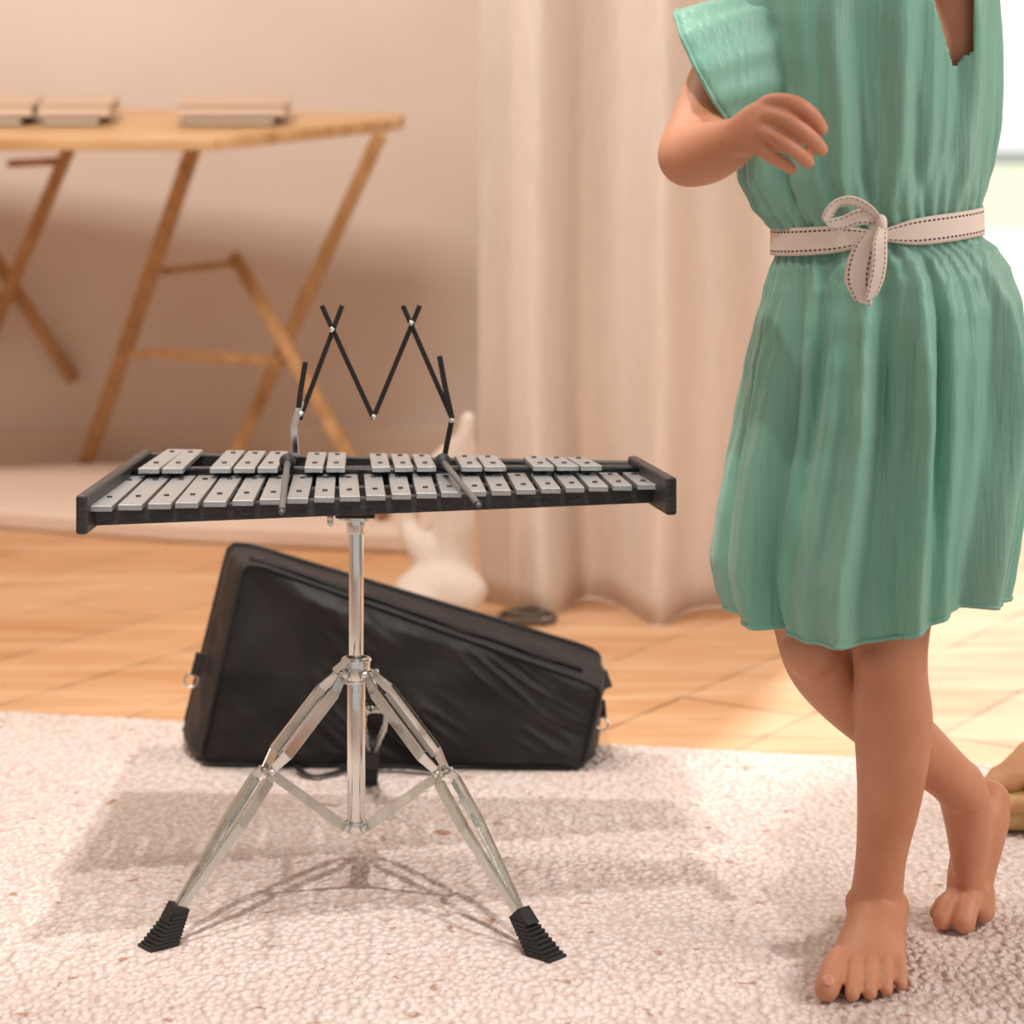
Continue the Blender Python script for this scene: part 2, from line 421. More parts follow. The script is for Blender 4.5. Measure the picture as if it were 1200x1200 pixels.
leg(P(150,414,4.6), P(190,414,4.6), .012, 'stretcher')
leg(Vector((P(90,0,4.55).x, 4.55, topz(4.55)-.02)), P(-25,425,YB-.02), .022)
leg(P(-40,250,YB-.12), P(86,445,YB-.02), .022); leg(P(10,192,4.6), P(80,188,4.6), .014, 'stretcher')
leg(P(-10,350,YB-.1), P(20,350,YB-.1), .02, 'stretcher')
leg(Vector((P(-380,0,4.5).x, 4.5, topz(4.5)-.02)), G(-560, 577, FL)+Vector((0,0,.008)))
def book(name, px0, px1, d, z, h, dep, m, label, rz=0.0, cover='bookcover'):
    t = None
    x0 = P(px0,0,d).x; x1 = P(px1,0,d).x; cx = (x0+x1)/2; w = x1-x0
    t = thing(name, label, 'book', (cx, d+dep/2, z), 'books on the trestle table')
    t.rotation_euler = (math.atan(0.11), 0, rz)
    for (zz0, zz1, mm, nm, ins) in ((0, .003, cover, 'cover', 0), (.003, h-.003, 'paper', 'pages', .003), (h-.003, h, cover, 'cover', 0)):
        bm = bmesh.new(); abox(bm, -w/2+ins, w/2-ins, -dep/2+ins, dep/2-ins, zz0, zz1)
        o = link(nm, bm, M[mm], None, smooth=False); o.parent = t
def stack(px0, px1, d, l1, l2):
    z = topz(d+.07)+.0015
    book('book', px0+6, px1-12, d, z, .016, .13, 'x', l1, 0.0, 'bookdark')
    book('book', px0, px1, d, z+.0165, .020, .14, 'x', l2, 0.02, 'bookcover')
stack(-60, 37, 4.44, 'dark book at the bottom of the leftmost pile on the trestle table', 'pale book on top of the leftmost pile on the trestle table')
stack(42, 128, 4.44, 'dark book under the pale one in the middle pile on the trestle table', 'pale book on top of the middle pile on the trestle table')
stack(206, 334, 4.44, 'dark book at the bottom of the rightmost pile on the trestle table', 'pale wide book on top of the rightmost pile on the trestle table')

# ------------------------------------------------------------ glockenspiel
gl = thing('glockenspiel', 'black wooden glockenspiel with two rows of silver metal bars on the chrome stand', 'glockenspiel', (-0.124, 2.36, .352))
def lerp(a, b, t): return a + (b-a)*t
ZN, ZA = .385, .3945
def bar(f0, f1, fy, b0, b1, by, z, th):
    """f0,f1 front x (px), fy front y(px)"""
    pts = [G(f0, fy, z), G(f1, fy, z), G(b1, by, z), G(b0, by, z)]
    bm = bmesh.new(); hexa(bm, [p - Vector((0,0,th)) for p in pts], pts)
    o = link('bar', bm, M['bar'], gl, smooth=False, bev=0.0007)
    fc = (pts[0]+pts[1])/2; bc = (pts[2]+pts[3])/2
    for t in (.27, .84):
        c = fc.lerp(bc, t); bm = bmesh.new()
        cyl(bm, c - Vector((0,0,.002)), c + Vector((0,0,.0012)), .0024, 14); 
        link('bolt', bm, M['bolt'], o)
nat = [(102,132),(137,167),(172,201),(204,233),(237,266),(271,298),(303,331),(335,362),(367,393),(397,423),(428,453),(458,483),(487,513),(516,542),(546,571),(575,600),(604,629),(633,658),(662,686),(689,714),(717,742),(746,771)]
def xb(x):
    ks = [(102,145),(410,408),(771,752)]
    return lerp(145,408,(x-102)/308) if x < 410 else lerp(408,752,(x-410)/361)
for a, b in nat:
    c = (a+b)/2; t = (c-117)/641
    w = (b-a)*.93
    bar(a+1, b-1, lerp(593, 567.5, t), xb(c)-w/2+1, xb(c)+w/2-1, lerp(557.5, 553.5, t), ZN, .005)
acc = [(161,187,196,217),(189,215,216,238),(245,271,265,287),(273,299,291,312),(301,326,317,338),(356,379,361,383),(382,405,385,406),(435,458,433,453),(462,485,458,478),(488,512,483,503),(540,566,533,553),(567,594,559,581),(624,650,613,634),(652,679,639,660),(680,706,664,686)]
for a, b, c, d in acc:
    t = ((a+b)/2-170)/520
    bar(a+.5, b-.5, lerp(549.0, 545.5, t), c, d, lerp(526, 535.5, t), ZA, .005)
# frame
def rail(name, a, b, z0, z1, w, m='blackwood'):
    bm = bmesh.new(); beam(bm, Vector((a.x, a.y, (z0+z1)/2)), Vector((b.x, b.y, (z0+z1)/2)), w, z1-z0)
    return link(name, bm, M[m], gl, smooth=False, bev=0.0012)
fl_, fr_ = G(107, 597, .379), G(778, 570.5, .379)
rail('front_rail', fl_+Vector((0,.006,0)), fr_+Vector((0,.006,0)), .3645, .3795, .012)
bl_, br_ = G(176, 529, .390), G(742, 539, .390)
rail('back_rail', bl_, br_, .364, .3885, .012)
# support rails with felt under the bars
rail('support_rail', G(128, 579, .379)+Vector((0,0.012,0)), G(768, 565, .379)+Vector((0,.012,0)), .366, .3795, .010)
rail('support_rail', G(152, 559, .379), G(748, 556.0, .379), .366, .3795, .010)
rail('support_rail', G(163, 549, .388), G(745, 546.5, .388), .364, .3893, .008)
# middle steel rod visible between the rows
bm = bmesh.new(); a = G(150, 551, .3895); b = G(755, 549, .3895); cyl(bm, a+Vector((0,-.006,0)), b+Vector((0,-.006,0)), .0022, 10)
link('guide_rod', bm, M['blacksteel'], gl)
def side(a, b, name):
    # a front (x,y) b back ; board z .364-.397 with rounded front
    bm = bmesh.new(); beam(bm, Vector((a.x, a.y, .3795)), Vector((b.x, b.y, .3795)), .0100, .034)
    return link(name, bm, M['blackwood'], gl, smooth=False, bev=0.0025)
side(G(95, 580, .397), G(172, 526, .397), 'side_board'); side(G(787.5, 560.5, .396), G(741, 534.5, .396), 'side_board')
# base board carrying the rails
bm = bmesh.new()
q4 = [G(112, 599, .366)+Vector((0,.008,0)), G(775, 573, .366)+Vector((0,.008,0)), G(740, 545, .366), G(176, 540, .366)]
hexa(bm, [p-Vector((0,0,.003)) for p in q4], q4)
link('base_board', bm, M['blackwood'], gl, smooth=False)
# small foot screw at left front
bm = bmesh.new(); c = G(98, 612, .366); ellipsoid(bm, c+Vector((0.002,.012,-.002)), (.006,.006,.006)); link('screw', bm, M['blacksteel'], gl)

# mallets
def mallet(label, h, e):
    t = thing('mallet', label, 'mallet', tuple(h), 'mallets resting on the bars')
    d = (e-h).normalized()
    bm = bmesh.new(); tube(bm, [h+d*.004, e], [.0030, .0028], 12, round_caps=True); link('stick', bm, M['stick'], t)
    bm = bmesh.new(); ellipsoid(bm, h, (.0078,.0078,.0078)); link('head', bm, M['rubber'], t)
    bm = bmesh.new(); cyl(bm, e-d*.004, e+d*.0005, .0036, 14); link('end_cap', bm, M['rubber'], t)
mallet('grey stick mallet with black head lying across the bars, the left one', P(337,541,2.385), P(330,600,2.185))
mallet('grey stick mallet with black head lying across the bars, the right one pointing right', P(519,541,2.385), P(561,592,2.195))

# music rest
mr = thing('music_rest', 'folding black zigzag music rest standing up at the back of the glockenspiel', 'music rest', tuple(P(435,534,2.47)))
dm = 2.45
FWD = Vector((0,1,0.1))
def strip(name, pts, w, t, m, dd=0.0):
    bm = bmesh.new()
    for i in range(len(pts)-1):
        beam(bm, P(pts[i][0], pts[i][1], dm+dd+pts[i][2] if len(pts[i])>2 else dm+dd), P(pts[i+1][0], pts[i+1][1], dm+dd+(pts[i+1][2] if len(pts[i+1])>2 else 0)), w, t, up=FWD)
    return link(name, bm, M[m], mr, smooth=False, bev=0.0005)
strip('strut', [(351,492),(401,358)], .0048, .0016, 'blacksteel', -.002)
strip('strut', [(377,358),(438,491)], .0048, .0016, 'blacksteel')
strip('strut', [(437,491),(492,358)], .0048, .0016, 'blacksteel', -.002)
strip('strut', [(472,358),(530,491)], .0048, .0016, 'blacksteel')
strip('post', [(347,538),(344,500),(350,480),(353,470)], .0062, .0022, 'chrome', -.006)
strip('hook', [(350,478),(352,460),(358,424)], .0052, .0022, 'blacksteel', -.009)
strip('post', [(520,540),(529,494)], .0052, .0022, 'blacksteel', -.004)
strip('hook', [(530,491),(522,455),(515,417)], .0052, .0022, 'blacksteel', -.008)
for (px, py) in ((389,386),(482,378),(438,488),(529,492),(353,484)):
    bm = bmesh.new(); c = P(px, py, dm-.005); cyl(bm, c-Vector((0,.006,0)), c+Vector((0,.008,0)), .0024, 12); link('rivet', bm, M['chrome'], mr)

# ------------------------------------------------------------ tripod stand
st = thing('tripod_stand', 'chrome tripod stand with double braced legs and ribbed black rubber feet', 'stand', (P(417,0,2.36).x, 2.36, 0))
DX = P(417.5,0,2.36).x; DY = 2.36
pz = lambda y: H-(y-HZ)/F*DY
def pc(name, y0, y1, r, m='chrome', r2=None, seg=32):
    bm = bmesh.new(); cyl(bm, (DX, DY, pz(y0)), (DX, DY, pz(y1)), r, seg, r2); return link(name, bm, M[m], st, bev=0.0006)
pc('pole', 780, 975, .0083); pc('upper_tube', 607, 790, .0068)
pc('top_collar', 606, 625, .0088); pc('top_plate', 603, 608.5, .016)
bm = bmesh.new(); abox(bm, DX-.018, DX+.018, DY-.018, DY+.02, pz(604), .3629); link('mounting_plate', bm, M['blacksteel'], st, smooth=False, bev=.001)
col = pc('hub', 772, 797, .0128)
bm = bmesh.new(); tube(bm, [Vector((DX+math.cos(t)*.0125, DY+math.sin(t)*.0125, pz(773))) for t in (2*PI*k/32 for k in range(32))], .0018, 8, closed=True)
tube(bm, [Vector((DX+math.cos(t)*.0125, DY+math.sin(t)*.0125, pz(797))) for t in (2*PI*k/32 for k in range(32))], .0018, 8, closed=True)
link('rim', bm, M['chrome'], st)
pc('base_hub', 962, 973, .0105); 
# wing bolt on the hub and wing nut under the frame
bm = bmesh.new(); a = P(400,780,2.335)
cyl(bm, (DX-.008, DY-.006, pz(780)), a, .003, 12)
beam(bm, P(392,786,2.333), P(408,772,2.333), .006, .003, up=Vector((0,1,0))); link('wing_bolt', bm, M['chrome'], st, bev=.0006, smooth=False)
bm = bmesh.new(); cyl(bm, P(387,602,2.36), P(387,610,2.36), .0032, 12); ellipsoid(bm, P(387,612,2.36), (.003,.002,.004)); link('wing_nut', bm, M['chrome_worn'], st)
def pair(A, B, s, wA, wM, wB, width, t, n0=.18, n1=.82):
    """two pressed strips between A and B, offset sideways by +-s"""
    out = []
    for sg in (-1, 1):
        bm = bmesh.new(); off = [wA, wM, wM, wB]; ts = [0, n0, n1, 1]
        pts = [A.lerp(B, tt) + s*sg*o_ for tt, o_ in zip(ts, off)]
        d = (B-A).normalized(); up = s
        for i in range(3):
            ww = width*(.75 if i == 0 else 1)
            beam(bm, pts[i], pts[i+1], ww, t, up=up, w2=width*.7 if i == 2 else width)
        # folded lips along the main run
        nrm = d.cross(s).normalized()
        for e in (-1, 1):
            beam(bm, pts[1]+nrm*e*width/2+s*sg*(-.0016), pts[2]+nrm*e*width/2+s*sg*(-.0016), .0012, .004, up=s)
            if n1 < .6: beam(bm, pts[2]+nrm*e*width/2+s*sg*(-.0016), pts[3]+nrm*e*width*.35+s*sg*(-.0010), .0012, .003, up=s)
        out.append(bm)
    return out
def trileg(hub_px, el_px, ft_top, ft_tip, dirv, rear=False):
    A, E, T_, tip = hub_px, el_px, ft_top, ft_tip
    s = Vector((-dirv.y, dirv.x, 0)).normalized()
    lg = None
    up_ = pair(A, E, s, .004, .0105, .0050, .0115 if not rear else .009, .0016)
    for bm in up_: 
        o = link('leg_strip', bm, M['chrome'], st, smooth=False, bev=.0004)
    dv = (T_-A).normalized()
    E2 = E - dv*.010
    lo = pair(E2 + dv*.004, T_, s, .0035, .0120, .0030, .0100 if not rear else .008, .0016, .10, .40)
    for bm in lo: link('leg_strip', bm, M['chrome_worn'], st, smooth=False, bev=.0004)
    nrm = dv.cross(s).normalized()
    # rivets
    for c, L in ((A, .010), (E, .011)):
        bm = bmesh.new(); cyl(bm, c-s*L, c+s*L, .0030, 14); link('rivet', bm, M['chrome'], st)
    # ribbed rubber foot
    bm = bmesh.new(); d = (tip-T_).normalized(); L = (tip-T_).length
    beam(bm, T_-d*.006, T_+d*L*.3, .015, .014, up=s, w2=.018)
    for k in range(9):
        f_ = k/8; c = T_ + d*(L*(.12+.86*f_)); w = .013+.010*f_; 
        c = c + Vector((dirv.x, dirv.y, 0)).normalized()*(.004*f_)
        hx = Vector((dirv.x, dirv.y, 0)).normalized()
        zc = max(c.z, .0016)
        b0 = [Vector((c.x,c.y,zc)) + hx*i*w*.62 + s*j*.0085*(1+.3*f_) for i, j in ((-1,-1),(1,-1),(1,1),(-1,1))]
        hexa(bm, [p-Vector((0,0,.0013)) for p in b0], [p+Vector((0,0,.0013)) for p in b0])
        if k < 8:
            b1 = [Vector((c.x,c.y,zc)) + hx*i*w*.45 + s*j*.007 for i, j in ((-1,-1),(1,-1),(1,1),(-1,1))]
            hexa(bm, [p+Vector((0,0,-.0045)) if p.z > .0062 else Vector((p.x,p.y,.0005)) for p in b1], b1)
    link('rubber_foot', bm, M['rubber'], st, smooth=False, bev=.0003)
    # brace to the base hub
    if not rear:
        bm = bmesh.new(); c = Vector((DX, DY, pz(967))) + Vector((dirv.x, dirv.y, 0)).normalized()*.012
        beam(bm, E, c, .0085, .0018, up=s); link('brace', bm, M['chrome_worn'], st, smooth=False, bev=.0004)
        bm = bmesh.new(); cyl(bm, c-s*.005, c+s*.005, .0025, 12); link('rivet', bm, M['chrome'], st)
footL = G(190, 1108); footR = G(636, 1120)
dL = Vector((footL.x-DX, footL.y-DY, 0)); dR = Vector((footR.x-DX, footR.y-DY, 0))
def hubp(dv, y=786): return Vector((DX, DY, pz(y))) + dv.normalized()*.017
def legpts(hub, foot, ept):
    top = P(*ept)
    E = hub.lerp(top, .47) + Vector((0,0,.004))
    return E, top
trileg(hubp(dL), P(313,903,2.298), P(207,1068,2.232), footL, dL)
trileg(hubp(dR), P(519,905,2.292), P(612,1075,2.222), footR, dR)
footB = G(428, 921); dB = Vector((footB.x-DX, footB.y-DY, 0))
hb = Vector((DX, DY, pz(792))) + dB.normalized()*.016
trileg(hb + Vector((.004,0,0)), P(441,832,2.50), P(436,880,2.675), G(430,918), dB, True)

# ------------------------------------------------------------ carrying bag
bg = thing('carrying_bag', 'black tapered nylon instrument bag standing on the rug behind the chrome stand', 'bag', (-.2, 2.84, 0))
Fq = [P(287,657,2.80), G(234, 898.5, 0.0), G(683, 907, 0.0), P(706,806,2.80)]     # TL BL BR TR front
Fq[1] = Vector((P(234,0,2.80).x, 2.80, .002)); Fq[2] = Vector((P(683,0,2.785).x, 2.785, .002))
Bq = [P(270,633,2.90), Vector((P(212,0,2.90).x, 2.90, .002)), Vector((P(700,0,2.88).x, 2.88, .002)), P(703,764,2.89)]
def bil(Q, u, v):
    a = Q[0].lerp(Q[3], u); b = Q[1].lerp(Q[2], u); return b.lerp(a, v)
def roundc(u, v, r=.055):
    # pull the corners in a little
    cu, cv = u-.5, v-.5
    k = max(0, abs(cu)+abs(cv)-(1-r))
    return u - math.copysign(k*.22, cu), v - math.copysign(k*.30, cv)
NU, NV, NT = 150, 80, 22
bm = bmesh.new()
def bagpt(u, v, w):
    """w 0 front .. 1 back"""
    uu, vv_ = roundc(u, v)
    p = bil(Fq, uu, vv_).lerp(bil(Bq, uu, vv_), w)
    return p
def fold(u, v):
    x, y = u*.47, v*.24
    # diagonal wrinkles radiating from upper left and lower right
    s = .0
    w1 = noise.noise(Vector((x*8+y*10, (x+y)*4, 1.3)))
    w2 = noise.noise(Vector((x*14+3, y*16, 4.2)))
    w3 = 1-abs(noise.noise(Vector(((x*.75+y)*34, (x-y*.8)*6, 7.7))))*2
    k3 = noise.noise(Vector((x*10, y*10, 11)))
    return w1*.009 + w2*.007 + max(0,w3)**2*.0060*max(0,.4+k3*1.5)
gF = []
for j in range(NV+1):
    row = []
    for i in range(NU+1):
        u, v = i/NU, j/NV; p = bagpt(u, v, 0)
        e = min(u, 1-u, v*.6, (1-v)*.6); k = min(1, e/.05)
        p = p + Vector((0, -(.006*k + fold(u, v)*k), 0))
        row.append(bm.verts.new(p))
    gF.append(row)
gB = []
for j in range(NV+1):
    row = []
    for i in range(NU+1):
        u, v = i/NU, j/NV; p = bagpt(u, v, 1); k = min(1, min(u, 1-u, v, 1-v)/.05)
        row.append(bm.verts.new(p + Vector((0, .006*k + fold(u+.3, v)*k*.7, 0))))
    gB.append(row)
for g in (gF, gB):
    for j in range(NV):
        for i in range(NU): bm.faces.new([g[j][i], g[j][i+1], g[j+1][i+1], g[j+1][i]])
per = [(i, 0) for i in range(NU)] + [(NU, j) for j in range(NV)] + [(NU-i, NV) for i in range(NU)] + [(0, NV-j) for j in range(NV)]
rings = [[gF[j][i] for i, j in per]]
for t in range(1, NT):
    w = t/NT; rr = []
    for i, j in per:
        u, v = i/NU, j/NV; p = bagpt(u, v, w)
        bul = math.sin(PI*w)
        cdir = Vector((-1 if i == 0 else (1 if i == NU else 0), 0, 1 if j == NV else 0))
        n_ = noise.noise(Vector((u*9, v*6, w*3+2)))
        amp = (.006 + .006*n_)
        if j == NV: amp = -.001+.004*n_
        if j == 0: amp = 0
        rr.append(bm.verts.new(p + cdir*bul*amp))
    rings.append(rr)
rings.append([gB[j][i] for i, j in per])
L_ = len(per)
for t in range(NT):
    for k in range(L_): bm.faces.new([rings[t][k], rings[t][(k+1) % L_], rings[t+1][(k+1) % L_], rings[t+1][k]])
bb = link('bag_body', bm, M['nylon'], bg)
pl = []
for i, j in per: pl.append(bagpt(i/NU, j/NV, 0) + Vector((0,-.001, .001)))
bm = bmesh.new(); tube(bm, pl[::4], .0026, 8, closed=True); link('piping', bm, M['webbing'], bg)
pl = []
for i, j in per: pl.append(bagpt(i/NU, j/NV, 1) + Vector((0,.001, .001)))
bm = bmesh.new(); tube(bm, pl[::4], .0024, 8, closed=True); link('piping', bm, M['webbing'], bg)
# zip along the top near the front
bm = bmesh.new(); pts = [bagpt(u, 1, .30) + Vector((0,0,.0022)) for u in [k/30*.93+.02 for k in range(31)]]
tube(bm, pts, [(.007,.0012)]*31, 8); link('zip', bm, M['webbing'], bg)
bm = bmesh.new(); pts = [bagpt(u, 1, .30) + Vector((0,0,.0035)) for u in [k/30*.93+.02 for k in range(31)]]
tube(bm, pts, [(.0018,.001)]*31, 6); link('zip_teeth', bm, M['blacksteel'], bg)
def ring(c, r, t=.0013):
    bm = bmesh.new(); tube(bm, [c + Vector((math.cos(a)*r, .002*math.sin(a), math.sin(a)*r)) for a in (2*PI*k/24 for k in range(24))], t, 8, closed=True)
    return link('ring', bm, M['chrome'], bg)
ring(P(224,797,2.84), .0078); ring(P(706,849,2.83), .0065)
bm = bmesh.new(); beam(bm, P(236,765,2.845), P(229,792,2.84), .012, .004, up=Vector((0,1,0))); link('ring_tab', bm, M['webbing'], bg, smooth=False, bev=.001)
bm = bmesh.new(); beam(bm, P(704,820,2.84), P(706,843,2.835), .010, .004, up=Vector((0,1,0))); link('ring_tab', bm, M['webbing'], bg, smooth=False, bev=.001)
bm = bmesh.new(); beam(bm, P(707,786,2.85), P(714,806,2.84), .008, .003, up=Vector((0,1,0))); link('zip_pull', bm, M['webbing'], bg, smooth=False, bev=.001)
# loose carrying strap peeking out under the front edge
bm = bmesh.new(); pts = [G(348, 897, .006), G(358, 906, .004), G(375, 908, .004), G(400, 902, .004), G(418, 897, .005), G(470, 898, .006), G(520, 904, .004)]
tube(bm, [p + Vector((0,-.004,0)) for p in pts], [(.004,.0014)]*len(pts), 10, n=5); link('strap', bm, M['webbing'], bg)

# ------------------------------------------------------------ tan pouch at the right edge
pc_ = thing('leather_pouch', 'tan leather pouch with a khaki band lying on the rug behind the bare heel', 'pouch', tuple(G(1230, 985)))
bm = bmesh.new()
c0 = G(1164, 985); dd = c0.y
tube(bm, [Vector((P(1158,0,dd).x, dd+.03, .016)), Vector((P(1172,0,dd).x, dd+.035, .019)), Vector((P(1200,0,dd).x, dd+.045, .022)), Vector((P(1290,0,dd).x, dd+.06, .024)), Vector((P(1380,0,dd).x, dd+.06, .03))],
     [(.012,.012), (.03,.019), (.042,.023), (.05,.025), (.03,.022)], 24, n=8, round_caps=True)
for v_ in bm.verts: v_.co.z = max(.0012, v_.co.z)
link('band', bm, M['leather_band'], pc_)
bm = bmesh.new()
tube(bm, [Vector((P(1166,0,dd).x, dd+.04, .040)), Vector((P(1182,0,dd).x, dd+.045, .047)), Vector((P(1212,0,dd).x, dd+.05, .054)), Vector((P(1260,0,dd).x, dd+.06, .064)), Vector((P(1330,0,dd).x, dd+.06, .060)), Vector((P(1380,0,dd).x, dd+.06, .04))],
     [(.008,.007), (.022,.011), (.034,.017), (.045,.026), (.04,.030), (.02,.02)], 24, n=8, round_caps=True)
for v_ in bm.verts: v_.co += Vector((0,1,1))*.004*noise.noise(v_.co*60)
link('flap', bm, M['leather'], pc_)
bm = bmesh.new(); tube(bm, [P(1176,950,dd+.02), P(1190,946,dd+.008), P(1204,941,dd+.002), P(1230,938,dd+.002), P(1260,940,dd+.01)], [.004,.006,.008,.008,.005], 12, n=5, round_caps=True); link('fold', bm, M['leather'], pc_)

# ------------------------------------------------------------ child
girl = thing('person', 'barefoot child in mint green dress with white ribbon belt, stepping one foot behind', 'person', (P(1040,0,2.2).x, 2.18, 0))
BD = 2.17
bm = bmesh.new()
Z = Vector((0,0,1))
def limb(pts, r, n=5, seg=20, up=Z): tube(bm, pts, r, seg, up=up, n=n, round_caps=True)
Y = Vector((0,1,0))
# torso (hidden by the dress but for the neck opening)
limb([P(1045,430,2.18), P(1040,330,2.17), P(1030,262,2.165), P(1025,180,2.165), P(1020,90,2.165), P(1030,30,2.165), P(1045,-25,2.165)],
     [(.078,.050),(.078,.048),(.066,.036),(.074,.038),(.082,.042),(.082,.042),(.045,.032)], 4, 28, up=Y)
limb([P(1108,110,2.162), P(1112,20,2.165), P(1100,-40,2.165)], [.026,.030,.026], 4, up=Y)
limb([P(1045,-20,2.165), P(1065,-110,2.155)], [.030,.028], 1)
# head
ellipsoid(bm, P(1075,-215,2.15), (.068,.080,.085)); ellipsoid(bm, P(1085,-165,2.12), (.048,.05,.045))
ellipsoid(bm, P(1107,-190,2.068), (.009,.014,.012)); ellipsoid(bm, P(988,-195,2.16), (.010,.015,.02)); ellipsoid(bm, P(1160,-195,2.17), (.010,.015,.02))
# hips to planted leg (her left)
limb([P(1078,400,2.18), P(1066,560,2.17), P(1048,690,2.16), P(1043,740,2.155), P(1044,790,2.155), P(1047,850,2.17), P(1043,925,2.19), P(1033,1000,2.205), P(1028,1045,2.212)],
     [.055,.046,.0375,.0335,.0312,.0335,.0285,.0222,.0225], 5, 24, up=Y)
# calf and ankle bones
ellipsoid(bm, P(1002,1058,2.213), (.009,.012,.012)); ellipsoid(bm, P(1054,1062,2.215), (.009,.012,.012))
ellipsoid(bm, P(1040,772,2.140), (.024,.02,.026))
# planted foot
limb([G(1030,1108)+Vector((0,.012,.024)), G(1029,1112)+Vector((0,0,.034)), P(1026,1088,2.195), P(1020,1112,2.165), P(1016,1135,2.14)],
     [(.024,.022),(.026,.026),(.027,.026),(.030,.020),(.034,.0135)], 5, 22)
limb([G(1030,1095)+Vector((0,.01,.020)), G(1032,1103)+Vector((0,0,.022))], [.021,.023], 2)
limb([G(985,1152)+Vector((0,.012,.013)), G(1050,1140)+Vector((0,.012,.012))], [(.013,.012),(.013,.011)], 2)
def toe(base, tip, r0, r1, lift=.005):
    mid = base.lerp(tip, .55) + Vector((0,0,lift))
    limb([base, mid, tip], [r0, r1, r1*.94], 4, 14)
toe(G(986,1152)+Vector((0,.012,.014)), G(970,1178)+Vector((0,.007,.0105)), .0125, .0112, .003)
for (bx, tx, ty, r) in ((1007,1000,1179,.0066),(1024,1021,1177,.0064),(1041,1040,1173,.0060),(1055,1058,1167,.0057)):
    toe(G(bx,1146)+Vector((0,.010,.014)), G(tx,ty)+Vector((0,.006,.0070)), r*1.05, r, .0080)
# her right leg, bent, stepping behind
limb([P(1000,400,2.19), P(970,560,2.18), P(952,690,2.185), P(953,740,2.19), P(966,780,2.20), P(1005,820,2.22), P(1060,865,2.245), P(1105,903,2.262), P(1128,925,2.27)],
     [.053,.045,.036,.0325,.031,.031,.0285,.0235,.0225], 5, 22, up=Y)
ellipsoid(bm, P(950,758,2.175), (.025,.022,.028))
limb([P(1160,936,2.325), P(1154,956,2.318), P(1146,990,2.308), P(1138,1025,2.298), P(1136,1052,2.290)],
     [(.0195,.017),(.023,.023),(.0225,.022),(.0215,.018),(.0210,.014)], 5, 20, up=Y)
limb([P(1125,918,2.275), P(1134,950,2.290), P(1136,990,2.290), P(1136,1030,2.285)], [.022,.023,.019,.014], 5, up=Y)
toe(P(1138,1052,2.284), G(1131,1097)+Vector((0,.004,.0108)), .0130, .0108, .004)
toe(P(1122,1054,2.286), G(1106,1094)+Vector((0,.006,.0100)), .0115, .0100, .004)
toe(P(1116,1054,2.296), G(1101,1084)+Vector((0,.010,.0080)), .009, .0080, .003)
limb([P(1148,1046,2.290), P(1151,1066,2.284)], [.014,.012], 2)
# right arm (viewer's left)
limb([P(885,45,2.165), P(850,92,2.155), P(827,138,2.130), P(808,180,2.095)], [.034,.0300,.0272,.0265], 5, 22)
limb([P(807,183,2.095), P(826,180,2.060), P(848,172,2.02), P(870,160,1.99)], [.0258,.0252,.0215,.0165], 5, 22)
# hand : palm + knuckles
def H_(px, py, dd): return P(px, py, 1.975+dd)
limb([H_(868,160,.01), H_(884,152,0), H_(900,146,-.004)], [(.0150,.0165),(.0140,.0195),(.0110,.0205)], 5, 20, up=Z)
fingers = [
  ([(900,122,-.002),(928,121,-.012),(950,134,-.010),(962,151,.000)], .0068),
  ([(903,137,-.010),(928,146,-.020),(949,161,-.016),(962,175,-.006)], .0067),
  ([(893,155,-.010),(915,166,-.020),(935,179,-.016),(947,190,-.008)], .0063),
  ([(886,171,-.006),(902,182,-.012),(916,190,-.008),(927,198,-.002)], .0056)]
for pts, r in fingers:
    pp = [H_(*p) for p in pts]
    limb([H_(880,152,0).lerp(pp[0], .5)] + pp, [r*1.2, r*1.12, r*1.03, r*.96, r*.86], 5, 16)
limb([H_(884,142,.014), H_(912,135,.026), H_(938,138,.026), H_(957,140,.016)], [.010,.0080,.0072,.0062], 5, 14)
# left arm folded behind her back
limb([P(1105,35,2.18), P(1112,110,2.235), P(1095,200,2.28)], [.032,.027,.025], 5)
limb([P(1095,200,2.28), P(1070,240,2.275), P(1040,255,2.26)], [.024,.020,.016], 5)
limb([P(1040,255,2.26), P(1020,262,2.255)], [(.018,.012),(.018,.011)], 3)
for k in range(4): limb([P(1022,252+k*8,2.255), P(1004,255+k*8,2.258), P(992,260+k*8,2.252)], [.0068,.0066,.006], 3, 12)
body = link('body', bm, M['skin'], girl)
md = body.modifiers.new('r','REMESH'); md.mode = 'VOXEL'; md.voxel_size = 0.0017
md = body.modifiers.new('s','SMOOTH'); md.factor = .5; md.iterations = 3
bake(body)
vg = body.vertex_groups.new(name='soft')
def near(c, pts, r): return min((c-p).length for p in pts) < r
hp = [H_(*p) for ps, _ in fingers for p in ps]
idx = []
for v_ in body.data.vertices:
    c_ = v_.co
    if c_.z < .034 and (c_.y < 2.185 or c_.x > .36): continue
    if .45 < c_.z and c_.y < 2.03 and c_.x > .155 and near(c_, hp, .014): continue
    idx.append(v_.index)
vg.add(idx, 1.0, 'REPLACE')
md = body.modifiers.new('s','SMOOTH'); md.factor = .5; md.iterations = 14; md.vertex_group = 'soft'
bake(body)
for v_ in body.data.vertices: v_.co.z = max(.0006, v_.co.z)
# nails
def nail(c, r, nrm):
    bm = bmesh.new(); rot = Vector(nrm).normalized().to_track_quat('Z', 'Y').to_matrix()
    ellipsoid(bm, c, (r, r*1.1, r*.22), rot, 14, 8); return link('nail', bm, M['nail'], girl)
nail(G(971,1178)+Vector((0.000,.002,.0200)), .0050, (-.1,-.75,1))
